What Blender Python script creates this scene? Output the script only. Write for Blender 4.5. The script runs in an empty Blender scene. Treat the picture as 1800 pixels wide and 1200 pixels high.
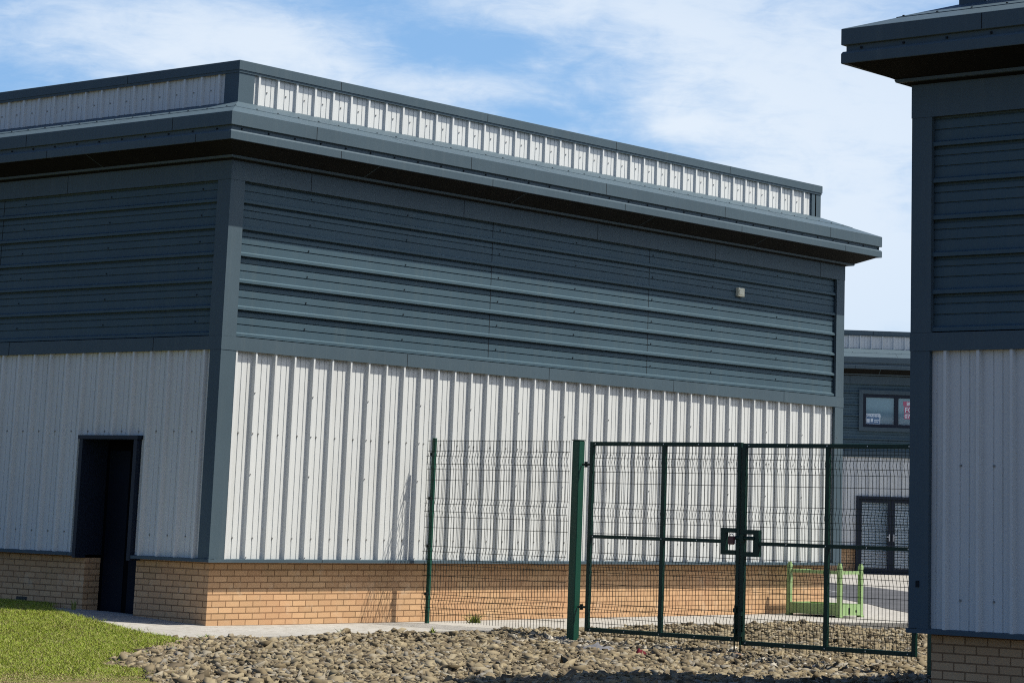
import bpy, math, random
import numpy as np
from mathutils import Matrix, Vector
from mathutils.geometry import delaunay_2d_cdt

random.seed(7)
rng = np.random.default_rng(11)
S = bpy.context.scene
COL = S.collection
R = math.radians

# ------------------------------------------------------------------ camera
CAM = Vector((-20.279, -22.668, 1.475))
YAW, PITCH, ROLL = 0.677685, 0.184149, 0.029320
fw = Vector((math.cos(PITCH)*math.cos(YAW), math.cos(PITCH)*math.sin(YAW), math.sin(PITCH)))
rt = Vector((math.sin(YAW), -math.cos(YAW), 0))
up = rt.cross(fw)
r2 = rt*math.cos(ROLL) + up*math.sin(ROLL)
u2 = up*math.cos(ROLL) - rt*math.sin(ROLL)
cd = bpy.data.cameras.new('camera')
cam = bpy.data.objects.new('camera', cd)
COL.objects.link(cam)
cam.matrix_world = Matrix(((r2.x, u2.x, -fw.x, CAM.x), (r2.y, u2.y, -fw.y, CAM.y), (r2.z, u2.z, -fw.z, CAM.z), (0, 0, 0, 1)))
cd.sensor_width = 36
cd.sensor_fit = 'HORIZONTAL'
cd.lens = 4261.0/1800*36
cd.shift_x = -209.6/1800
cd.shift_y = -488.9/1800
cd.clip_end = 2000
S.camera = cam

# ------------------------------------------------------------------ light
SUN_TRAVEL = Vector((-0.85, 1.0, -2.25)).normalized()
SUN_EL = math.asin(-SUN_TRAVEL.z)
ld = bpy.data.lights.new('sun', 'SUN')
ld.energy = 5.0
ld.angle = R(0.5)
ld.color = (1.0, 0.95, 0.86)
sun = bpy.data.objects.new('sun', ld)
COL.objects.link(sun)
sun.rotation_euler = SUN_TRAVEL.to_track_quat('-Z', 'Y').to_euler()

W = bpy.data.worlds.new('World')
S.world = W
W.use_nodes = True
wt = W.node_tree
wt.nodes.clear()


class NT:
    """small helper for building node trees"""
    def __init__(self, tree):
        self.t = tree

    def n(self, kind, **kw):
        nd = self.t.nodes.new(kind)
        for k, v in kw.items():
            if k.startswith('i_'):
                nd.inputs[k[2:].replace('_', ' ')].default_value = v
            else:
                setattr(nd, k, v)
        return nd

    def l(self, a, b):
        self.t.links.new(a, b)

    def math(self, op, a, b=None, c=None, clamp=False):
        nd = self.t.nodes.new('ShaderNodeMath')
        nd.operation = op
        nd.use_clamp = clamp
        for i, v in enumerate((a, b, c)):
            if v is None:
                continue
            if isinstance(v, (int, float)):
                nd.inputs[i].default_value = v
            else:
                self.l(v, nd.inputs[i])
        return nd.outputs[0]

    def mix(self, fac, a, b, mode='MIX'):
        nd = self.t.nodes.new('ShaderNodeMix')
        nd.data_type = 'RGBA'
        nd.blend_type = mode
        for s, v in ((nd.inputs[0], fac), (nd.inputs[6], a), (nd.inputs[7], b)):
            if isinstance(v, (int, float)):
                s.default_value = v
            elif isinstance(v, tuple):
                s.default_value = (*v[:3], 1)
            else:
                self.l(v, s)
        return nd.outputs[2]

    def ramp(self, fac, stops):
        nd = self.t.nodes.new('ShaderNodeValToRGB')
        el = nd.color_ramp.elements
        while len(el) < len(stops):
            el.new(0.5)
        for e, (p, c) in zip(el, stops):
            e.position = p
            e.color = (*c, 1) if isinstance(c, tuple) else (c, c, c, 1)
        self.l(fac, nd.inputs[0])
        return nd.outputs[0]

    def noise(self, vec, scale, detail=4, rough=0.55, dist=0.0):
        nd = self.t.nodes.new('ShaderNodeTexNoise')
        nd.inputs['Scale'].default_value = scale
        nd.inputs['Detail'].default_value = detail
        nd.inputs['Roughness'].default_value = rough
        nd.inputs['Distortion'].default_value = dist
        if vec is not None:
            self.l(vec, nd.inputs['Vector'])
        return nd.outputs['Fac']


# sky: Nishita plus thin high clouds laid out by azimuth and elevation
g = NT(wt)
sky = g.n('ShaderNodeTexSky', sky_type='NISHITA', sun_disc=False, sun_elevation=SUN_EL,
          sun_rotation=math.atan2(-SUN_TRAVEL.x, -SUN_TRAVEL.y), altitude=60, air_density=1.0, dust_density=0.25, ozone_density=3.5)
tc = g.n('ShaderNodeTexCoord')
sep = g.n('ShaderNodeSeparateXYZ')
g.l(tc.outputs['Generated'], sep.inputs[0])
az = g.math('DEGREES', g.math('ARCTAN2', sep.outputs[1], sep.outputs[0]))
el = g.math('DEGREES', g.math('ARCSINE', sep.outputs[2]))
cmb = g.n('ShaderNodeCombineXYZ')
g.l(az, cmb.inputs[0])
g.l(el, cmb.inputs[1])
mp = g.n('ShaderNodeMapping')
mp.inputs['Rotation'].default_value = (0, 0, R(-14))
mp.inputs['Scale'].default_value = (0.20, 0.42, 1)
g.l(cmb.outputs[0], mp.inputs['Vector'])
n1 = g.noise(mp.outputs[0], 1.0, 8, 0.52, 0.55)
mp2 = g.n('ShaderNodeMapping')
mp2.inputs['Rotation'].default_value = (0, 0, R(10))
mp2.inputs['Location'].default_value = (3.1, 7.7, 0)
mp2.inputs['Scale'].default_value = (0.6, 1.3, 1)
g.l(cmb.outputs[0], mp2.inputs['Vector'])
n2 = g.noise(mp2.outputs[0], 1.0, 9, 0.6, 0.5)
mp3 = g.n('ShaderNodeMapping')
mp3.inputs['Rotation'].default_value = (0, 0, R(-22))
mp3.inputs['Location'].default_value = (1.7, 4.2, 0)
mp3.inputs['Scale'].default_value = (0.75, 3.4, 1)
g.l(cmb.outputs[0], mp3.inputs['Vector'])
n3 = g.noise(mp3.outputs[0], 1.0, 10, 0.68, 1.1)
# wide banks and clear patches (azimuth deg, elevation deg, half widths, weight)
BLOBS = [(50.0, 11.1, 3.2, 0.8, 0.34), (47.9, 10.5, 2.0, 0.9, 0.36), (40.2, 11.8, 3.4, 0.6, 0.30), (36.3, 10.6, 2.6, 1.3, 0.36),
         (37.5, 9.1, 0.9, 0.35, 0.35), (33.5, 9.3, 2.6, 3.5, 0.40), (33.0, 5.5, 4.0, 2.6, 0.45), (42.9, 9.9, 1.9, 0.30, 0.18),
         (45.0, 12.0, 1.3, 0.6, -0.20), (42.6, 10.75, 2.0, 0.55, -0.32), (40.3, 9.2, 2.2, 0.5, -0.30), (39.2, 8.5, 1.5, 0.5, -0.25),
         (52.5, 9.4, 2.0, 0.6, -0.16), (38.9, 10.2, 1.8, 0.4, -0.05)]
cov = None
for (a, e, wa, we, wgt) in BLOBS:
    da = g.math('DIVIDE', g.math('SUBTRACT', az, a), wa)
    de = g.math('DIVIDE', g.math('SUBTRACT', el, e), we)
    q = g.math('ADD', g.math('MULTIPLY', da, da), g.math('MULTIPLY', de, de))
    ex = g.math('MULTIPLY', g.math('POWER', 2.718, g.math('MULTIPLY', q, -1.0)), wgt)
    cov = ex if cov is None else g.math('ADD', cov, ex)
dens = g.math('ADD', cov, g.math('ADD', g.math('MULTIPLY', g.math('SUBTRACT', n1, 0.5), 1.0), g.math('ADD', g.math('MULTIPLY', g.math('SUBTRACT', n2, 0.5), 0.8), g.math('MULTIPLY', g.math('SUBTRACT', n3, 0.5), 0.32))))
dens = g.math('ADD', dens, 0.22)
mr = g.n('ShaderNodeMapRange', interpolation_type='SMOOTHSTEP')
mr.inputs['From Min'].default_value = -0.10
mr.inputs['From Max'].default_value = 0.75
g.l(dens, mr.inputs['Value'])
# the thin cloud lies in one part of the sky; elsewhere it is clear
sa_ = g.math('DIVIDE', g.math('SUBTRACT', az, 43.0), 30.0)
se_ = g.math('DIVIDE', g.math('SUBTRACT', el, 8.0), 10.0)
sector = g.math('POWER', 2.718, g.math('MULTIPLY', g.math('ADD', g.math('MULTIPLY', sa_, sa_), g.math('MULTIPLY', se_, se_)), -1.0))
veil = g.math('MULTIPLY', mr.outputs[0], 0.90)
cl = g.math('MULTIPLY', veil, sector)
SKY_S = 0.070
skyc = g.mix(1.0, sky.outputs[0], (0.80, 0.95, 1.18), 'MULTIPLY')
cloudc = g.n('ShaderNodeRGB')
cloudc.outputs[0].default_value = (7.8, 8.5, 9.25, 1)
pale = g.mix(g.math('MULTIPLY', sector, 0.75), skyc, (2.7, 5.0, 8.1))
mixc = g.mix(cl, pale, cloudc.outputs[0])
# unseen bright cloud, added on the sun's side to light the unit's right face
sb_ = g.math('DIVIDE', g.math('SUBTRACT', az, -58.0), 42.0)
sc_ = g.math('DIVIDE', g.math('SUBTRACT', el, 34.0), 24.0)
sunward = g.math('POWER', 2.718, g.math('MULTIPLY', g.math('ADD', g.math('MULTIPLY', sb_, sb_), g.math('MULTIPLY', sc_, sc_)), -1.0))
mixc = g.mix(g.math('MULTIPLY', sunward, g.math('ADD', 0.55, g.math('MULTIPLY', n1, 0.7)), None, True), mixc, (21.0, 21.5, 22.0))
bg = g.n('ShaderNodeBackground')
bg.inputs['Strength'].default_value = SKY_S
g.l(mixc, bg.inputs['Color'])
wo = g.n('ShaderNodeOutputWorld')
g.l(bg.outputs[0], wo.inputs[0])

S.view_settings.view_transform = 'Standard'
S.view_settings.look = 'None'
S.view_settings.gamma = 1.0
S.view_settings.exposure = 0.63
S.view_settings.use_curve_mapping = False
S.render.engine = 'CYCLES'
S.cycles.use_denoising = False
S.cycles.filter_width = 1.1
S.cycles.max_bounces = 8


# ------------------------------------------------------------------ materials
def material(name, rough=0.5, spec=0.5, metal=0.0):
    m = bpy.data.materials.new(name)
    m.use_nodes = True
    h = NT(m.node_tree)
    b = m.node_tree.nodes['Principled BSDF']
    b.inputs['Roughness'].default_value = rough
    b.inputs['Specular IOR Level'].default_value = spec
    b.inputs['Metallic'].default_value = metal
    return m, h, b


def plain(name, col, rough=0.5, spec=0.5, var=0.0, scale=6.0, metal=0.0, bump=0.0, bscale=60.0):
    m, h, b = material(name, rough, spec, metal)
    t = h.n('ShaderNodeTexCoord')
    if var:
        f = h.noise(t.outputs['Object'], scale, 5)
        lo = tuple(c*(1-var) for c in col)
        hi = tuple(c*(1+var) for c in col)
        h.l(h.ramp(f, [(0.3, lo), (0.7, hi)]), b.inputs['Base Color'])
    else:
        b.inputs['Base Color'].default_value = (*col, 1)
    if bump:
        bp = h.n('ShaderNodeBump')
        bp.inputs['Strength'].default_value = 1.0
        bp.inputs['Distance'].default_value = bump
        h.l(h.noise(t.outputs['Object'], bscale, 5), bp.inputs['Height'])
        h.l(bp.outputs[0], b.inputs['Normal'])
    return m


def coated_steel(name, col, dirt, streak, rough, spec, weather=0.10):
    """plastisol coated sheet: blotchy fading, faint runs of dirt down the sheet"""
    m, h, b = material(name, rough, spec)
    t = h.n('ShaderNodeTexCoord')
    f = h.noise(t.outputs['Object'], 0.55, 5, 0.6)
    base = h.ramp(f, [(0.3, tuple(c*(1-weather) for c in col)), (0.7, tuple(c*(1+weather) for c in col))])
    mp_ = h.n('ShaderNodeMapping')
    mp_.inputs['Scale'].default_value = (9, 9, 0.5)
    h.l(t.outputs['Object'], mp_.inputs[0])
    f2 = h.noise(mp_.outputs[0], 1.0, 6, 0.65)
    fac = h.math('MULTIPLY', h.ramp(f2, [(0.5, 0.0), (0.78, 1.0)]), streak)
    base = h.mix(fac, base, dirt)
    f3 = h.noise(t.outputs['Object'], 140.0, 2)
    base = h.mix(h.math('MULTIPLY', h.ramp(f3, [(0.62, 0.0), (0.75, 1.0)]), 0.25*streak/0.5), base, dirt)
    h.l(base, b.inputs['Base Color'])
    h.l(h.math('ADD', h.math('MULTIPLY', f, 0.16), rough-0.08), b.inputs['Roughness'])
    bp = h.n('ShaderNodeBump')
    bp.inputs['Strength'].default_value = 0.5
    bp.inputs['Distance'].default_value = 0.010
    mp3 = h.n('ShaderNodeMapping')
    mp3.inputs['Scale'].default_value = (1.3, 1.3, 0.9)
    h.l(t.outputs['Object'], mp3.inputs[0])
    h.l(h.noise(mp3.outputs[0], 1.6, 3), bp.inputs['Height'])
    h.l(bp.outputs[0], b.inputs['Normal'])
    return m


def brick_mat():
    m, h, b = material('buff_brick', 0.85, 0.2)
    uv = h.n('ShaderNodeUVMap')
    uv.uv_map = 'uv'
    br = h.n('ShaderNodeTexBrick')
    br.offset = 0.5
    br.inputs['Scale'].default_value = 1.0
    br.inputs['Brick Width'].default_value = 0.225
    br.inputs['Row Height'].default_value = 0.075
    br.inputs['Mortar Size'].default_value = 0.0065
    br.inputs['Mortar Smooth'].default_value = 0.15
    br.inputs['Bias'].default_value = -0.1
    br.inputs['Color1'].default_value = (0.445, 0.277, 0.148, 1)
    br.inputs['Color2'].default_value = (0.575, 0.368, 0.20, 1)
    br.inputs['Mortar'].default_value = (0.125, 0.072, 0.036, 1)
    h.l(uv.outputs[0], br.inputs['Vector'])
    f = h.noise(uv.outputs[0], 90, 5, 0.7)
    c = h.mix(h.math('MULTIPLY', h.ramp(f, [(0.35, 1.0), (0.55, 0.0)]), 0.35), br.outputs[0], (0.33, 0.20, 0.09))
    f2 = h.noise(uv.outputs[0], 1.2, 3)
    c = h.mix(h.math('MULTIPLY', h.ramp(f2, [(0.35, 0.0), (0.7, 1.0)]), 0.45), c, (0.46, 0.235, 0.125))
    f4 = h.noise(uv.outputs[0], 3.5, 7, 0.7)
    c = h.mix(h.math('MULTIPLY', h.ramp(f4, [(0.55, 0.0), (0.72, 1.0)]), 0.5), c, (0.56, 0.42, 0.28))
    f5 = h.noise(uv.outputs[0], 2.1, 6, 0.7)
    c = h.mix(h.math('MULTIPLY', h.ramp(f5, [(0.56, 0.0), (0.75, 1.0)]), 0.45), c, (0.24, 0.155, 0.085))
    h.l(c, b.inputs['Base Color'])
    bp = h.n('ShaderNodeBump')
    bp.inputs['Strength'].default_value = 1.0
    bp.inputs['Distance'].default_value = 0.006
    hh = h.math('SUBTRACT', h.math('MULTIPLY', f, 0.25), br.outputs['Fac'])
    h.l(hh, bp.inputs['Height'])
    h.l(bp.outputs[0], b.inputs['Normal'])
    return m


M = {}
M['anth'] = coated_steel('anthracite_steel', (0.055, 0.081, 0.098), (0.12, 0.14, 0.14), 0.18, 0.55, 0.10)
M['anth_clad'] = coated_steel('anthracite_cladding', (0.047, 0.079, 0.099), (0.11, 0.13, 0.12), 0.20, 0.55, 0.10)
M['white'] = coated_steel('goosewing_steel', (0.510, 0.520, 0.505), (0.38, 0.375, 0.34), 0.42, 0.55, 0.2, 0.04)
M['brick'] = brick_mat()
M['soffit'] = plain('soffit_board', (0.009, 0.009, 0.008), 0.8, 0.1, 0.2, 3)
M['seal'] = plain('dark_sealant', (0.012, 0.015, 0.018), 0.8, 0.1)
M['screw'] = plain('screw_head', (0.16, 0.16, 0.155), 0.5, 0.4)
M['door'] = plain('navy_door_paint', (0.0035, 0.006, 0.012), 0.6, 0.1, 0.15, 4)
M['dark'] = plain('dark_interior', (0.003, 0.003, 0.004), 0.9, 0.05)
M['roof'] = plain('flat_roof_membrane', (0.2, 0.2, 0.2), 0.9, 0.1, 0.15, 2)
M['cream'] = plain('cream_plastic', (0.60, 0.58, 0.44), 0.5, 0.4, 0.05, 9)
M['vent'] = plain('vent_plastic', (0.035, 0.035, 0.03), 0.6, 0.3)
M['frame'] = plain('window_frame_paint', (0.010, 0.015, 0.026), 0.5, 0.2)
M['green'] = coated_steel('green_powder_coat', (0.0035, 0.025, 0.018), (0.015, 0.025, 0.02), 0.2, 0.45, 0.22, 0.15)
M['post_green'] = coated_steel('green_post_coat', (0.004, 0.048, 0.028), (0.02, 0.04, 0.03), 0.25, 0.42, 0.3, 0.15)
M['wire'] = plain('green_wire', (0.004, 0.011, 0.009), 0.5, 0.25)
M['galv'] = plain('galvanised_steel', (0.42, 0.43, 0.44), 0.4, 0.5, 0.15, 30, 0.7)
M['padlock'] = plain('padlock_body', (0.06, 0.010, 0.013), 0.4, 0.4, 0.2, 40)
M['lime'] = coated_steel('lime_green_paint', (0.215, 0.325, 0.13), (0.25, 0.26, 0.16), 0.5, 0.5, 0.35, 0.14)
M['paper'] = plain('sign_paper', (0.55, 0.62, 0.66), 0.6, 0.3)
M['paper_dark'] = plain('sign_print', (0.10, 0.17, 0.27), 0.6, 0.3)
M['red'] = plain('red_sign_board', (0.36, 0.10, 0.16), 0.5, 0.3)
M['slat'] = plain('white_blind', (0.62, 0.66, 0.66), 0.6, 0.3)
M['mark'] = plain('white_road_paint', (0.6, 0.6, 0.58), 0.7, 0.2, 0.15, 8)


def glass_mat():
    m, h, b = material('tinted_window_glass', 0.04, 1.0)
    b.inputs['Base Color'].default_value = (0.075, 0.16, 0.22, 1)
    b.inputs['Alpha'].default_value = 0.85
    b.inputs['IOR'].default_value = 1.75
    return m


M['glass'] = glass_mat()
M['door_glass'] = glass_mat()
M['door_glass'].node_tree.nodes['Principled BSDF'].inputs['Alpha'].default_value = 0.18


def concrete_mat():
    m, h, b = material('pale_concrete', 0.85, 0.2)
    t = h.n('ShaderNodeTexCoord')
    f = h.noise(t.outputs['Object'], 0.8, 6, 0.6)
    f2 = h.noise(t.outputs['Object'], 9.0, 6, 0.7)
    f3 = h.noise(t.outputs['Object'], 70.0, 4, 0.7)
    c = h.ramp(f, [(0.3, (0.27, 0.258, 0.23)), (0.7, (0.345, 0.33, 0.30))])
    c = h.mix(h.math('MULTIPLY', h.ramp(f2, [(0.48, 0.0), (0.66, 1.0)]), 0.7), c, (0.17, 0.15, 0.115))
    c = h.mix(h.math('MULTIPLY', h.ramp(f3, [(0.45, 0.0), (0.7, 1.0)]), 0.4), c, (0.19, 0.18, 0.16))
    h.l(c, b.inputs['Base Color'])
    bp = h.n('ShaderNodeBump')
    bp.inputs['Strength'].default_value = 0.8
    bp.inputs['Distance'].default_value = 0.01
    h.l(h.math('ADD', f2, h.math('MULTIPLY', f3, 0.4)), bp.inputs['Height'])
    h.l(bp.outputs[0], b.inputs['Normal'])
    return m


M['concrete'] = concrete_mat()
M['asphalt'] = plain('asphalt', (0.062, 0.063, 0.066), 0.85, 0.2, 0.3, 1.3, 0, 0.004, 120)
M['soil'] = plain('stony_soil', (0.085, 0.07, 0.042), 0.95, 0.1, 0.4, 6, 0, 0.03, 14)


def lawn_mat():
    m, h, b = material('lawn_soil', 0.95, 0.1)
    t = h.n('ShaderNodeTexCoord')
    f = h.noise(t.outputs['Object'], 2.2, 6, 0.65)
    f2 = h.noise(t.outputs['Object'], 30, 4, 0.7)
    c = h.ramp(f, [(0.35, (0.08, 0.105, 0.018)), (0.65, (0.13, 0.135, 0.03))])
    c = h.mix(h.math('MULTIPLY', f2, 0.6), c, (0.055, 0.065, 0.015))
    f3 = h.noise(t.outputs['Object'], 5.0, 5, 0.7)
    c = h.mix(h.ramp(f3, [(0.42, 0.0), (0.6, 1.0)]), c, (0.13, 0.085, 0.05))
    h.l(c, b.inputs['Base Color'])
    return m


M['lawn'] = lawn_mat()


def island_mat(name, stops, rough=0.8, trans=0.0):
    m, h, b = material(name, rough, 0.2)
    ge = h.n('ShaderNodeNewGeometry')
    c = h.ramp(ge.outputs['Random Per Island'], stops)
    t = h.n('ShaderNodeTexCoord')
    f = h.noise(t.outputs['Object'], 1.6, 4)
    c = h.mix(h.math('MULTIPLY', h.ramp(f, [(0.35, 0.0), (0.7, 1.0)]), 0.35), c, tuple(0.75*x for x in stops[len(stops)//2][1]))
    f2 = h.noise(t.outputs['Object'], 45, 4, 0.7)
    c = h.mix(h.math('MULTIPLY', f2, 0.3), c, tuple(0.6*x for x in stops[len(stops)//2][1]))
    h.l(c, b.inputs['Base Color'])
    return m


M['stone'] = island_mat('shale_stone', [(0.0, (0.035, 0.025, 0.016)), (0.22, (0.085, 0.064, 0.038)), (0.5, (0.170, 0.134, 0.078)),
                                        (0.8, (0.255, 0.21, 0.13)), (0.95, (0.17, 0.162, 0.145)), (0.99, (0.24, 0.21, 0.15)), (1.0, (0.29, 0.265, 0.21))], 0.85)
M['stone_pale'] = island_mat('pale_broken_stone', [(0.0, (0.20, 0.175, 0.13)), (0.5, (0.30, 0.27, 0.21)), (1.0, (0.46, 0.43, 0.37))], 0.85)
M['blade'] = island_mat('grass_blade', [(0.0, (0.12, 0.18, 0.010)), (0.45, (0.19, 0.26, 0.016)), (0.8, (0.25, 0.29, 0.028)), (0.95, (0.26, 0.24, 0.06)), (1.0, (0.40, 0.36, 0.17))], 0.6)
M['dry'] = island_mat('dry_grass', [(0.0, (0.16, 0.15, 0.05)), (0.5, (0.27, 0.24, 0.09)), (1.0, (0.40, 0.34, 0.17))], 0.7)
M['weed'] = island_mat('weed_leaf', [(0.0, (0.10, 0.15, 0.02)), (0.6, (0.17, 0.21, 0.04)), (1.0, (0.28, 0.27, 0.08))], 0.6)
M['rag'] = plain('red_rag', (0.10, 0.014, 0.02), 0.9, 0.1, 0.3, 20)
M['tarp'] = plain('grey_polythene', (0.14, 0.14, 0.145), 0.45, 0.4, 0.25, 12)
M['rust'] = plain('rusty_strip', (0.27, 0.13, 0.075), 0.8, 0.2, 0.3, 15)


# ------------------------------------------------------------------ mesh helpers
class MB:
    def __init__(self):
        self.v, self.f, self.m = [], [], []

    def quad(self, *p, mat=0):
        i = len(self.v)
        self.v += [tuple(q) for q in p]
        self.f.append(tuple(range(i, i+len(p))))
        self.m.append(mat)

    def hexa(self, P8, mat=0):
        """P8: 4 bottom points ccw then 4 top points"""
        i = len(self.v)
        self.v += [tuple(q) for q in P8]
        for a in ((3, 2, 1, 0), (4, 5, 6, 7), (0, 1, 5, 4), (1, 2, 6, 5), (2, 3, 7, 6), (3, 0, 4, 7)):
            self.f.append(tuple(i+k for k in a))
            self.m.append(mat)

    def box(self, a, b, mat=0, tf=None):
        x0, y0, z0 = a
        x1, y1, z1 = b
        P8 = [(x0, y0, z0), (x1, y0, z0), (x1, y1, z0), (x0, y1, z0), (x0, y0, z1), (x1, y0, z1), (x1, y1, z1), (x0, y1, z1)]
        if tf:
            P8 = [tf(*q) for q in P8]
        self.hexa(P8, mat)

    def bar(self, a, b, w, mat=0, n=4):
        """prism of n sides, radius w, from a to b"""
        a, b = Vector(a), Vector(b)
        d = (b-a).normalized()
        s = d.cross(Vector((0, 0, 1)) if abs(d.z) < 0.9 else Vector((1, 0, 0))).normalized()
        t = d.cross(s)
        i = len(self.v)
        for c in (a, b):
            for k in range(n):
                an = 2*math.pi*(k+0.5)/n
                self.v.append(tuple(c + s*math.cos(an)*w + t*math.sin(an)*w))
        for k in range(n):
            k2 = (k+1) % n
            self.f.append((i+k, i+k2, i+n+k2, i+n+k))
            self.m.append(mat)
        self.f.append(tuple(i+k for k in reversed(range(n))))
        self.m.append(mat)
        self.f.append(tuple(i+n+k for k in range(n)))
        self.m.append(mat)

    def build(self, name, mats, parent=None, smooth=False, bevel=0.0):
        me = bpy.data.meshes.new(name)
        me.from_pydata(self.v, [], self.f)
        for mm in (mats if isinstance(mats, (list, tuple)) else [mats]):
            me.materials.append(M[mm])
        me.polygons.foreach_set('material_index', self.m)
        uvl = me.uv_layers.new(name='uv')
        uv = np.zeros((len(me.loops), 2), dtype=np.float32)
        V = np.array(self.v, dtype=np.float64)
        k = 0
        for f in self.f:
            p = V[list(f)]
            nn = np.cross(p[1]-p[0], p[2]-p[0])
            j = int(np.argmax(np.abs(nn)))
            ax = ((1, 2), (0, 2), (0, 1))[j]
            for q in p:
                uv[k] = (q[ax[0]], q[ax[1]])
                k += 1
        uvl.data.foreach_set('uv', uv.ravel())
        if smooth:
            me.polygons.foreach_set('use_smooth', [True]*len(me.polygons))
        me.update()
        o = bpy.data.objects.new(name, me)
        COL.objects.link(o)
        if parent is not None:
            o.parent = parent
        if bevel:
            bv = o.modifiers.new('bevel', 'BEVEL')
            bv.width = bevel
            bv.segments = 1
            bv.limit_method = 'ANGLE'
        return o


def tag(o, label=None, cat=None, group=None, kind=None):
    if label:
        o['label'] = label
    if cat:
        o['category'] = cat
    if group:
        o['group'] = group
    if kind:
        o['kind'] = kind
    return o


def empty(name, loc, rz=0.0):
    o = bpy.data.objects.new(name, None)
    COL.objects.link(o)
    o.location = loc
    o.rotation_euler = (0, 0, rz)
    return o


# ------------------------------------------------------------------ industrial unit builder
PITCH_R = 1.0/3.0
RH = 0.051          # rib height
PAN = -0.056        # pan plane behind the trim face


def rib_profile(s0, s1, phase, half=0.014, flank=0.013, RH=0.051, groove=0.0):
    sw = 0.013 if groove else 0.0075
    """(position, offset) polyline of the sheet between s0 and s1; two swages between ribs"""
    k0 = math.floor((s0-phase)/PITCH_R)-1
    k1 = math.ceil((s1-phase)/PITCH_R)+1
    pts = []
    for k in range(k0, k1+1):
        c = phase + k*PITCH_R
        if groove:
            e = c-half-0.004
            pts += [(e-0.030, 0), (e-0.026, -groove), (e, -groove), (c-half, RH), (c+half, RH), (c+half+flank, 0)]
        else:
            pts += [(c-half-flank, 0), (c-half, RH), (c+half, RH), (c+half+flank, 0)]
        for fr in (0.40, 0.68):
            u = c + PITCH_R*fr
            pts += [(u-0.008, 0), (u-0.004, -sw), (u+0.004, -sw), (u+0.008, 0)]
    out = []
    for (a, b) in zip(pts, pts[1:]):
        if b[0] <= s0 or a[0] >= s1:
            continue
        def at(s):
            t = (s-a[0])/max(1e-9, b[0]-a[0])
            return (s, a[1]+(b[1]-a[1])*t)
        p = a if a[0] >= s0 else at(s0)
        q = b if b[0] <= s1 else at(s1)
        if not out:
            out.append(p)
        out.append(q)
    return out


def rects(s0, s1, z0, z1, op):
    """the sheet s0..s1, z0..z1 with rectangular openings cut out"""
    if not op:
        return [(s0, s1, z0, z1)]
    a, b, c, d = op[0]
    res = []
    if a > s0:
        res += rects(s0, a, z0, z1, [])
    if c > z0:
        res.append((a, b, z0, min(c, z1)))
    if d < z1:
        res.append((a, b, d, z1))
    res += rects(b, s1, z0, z1, op[1:])
    return res


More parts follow.
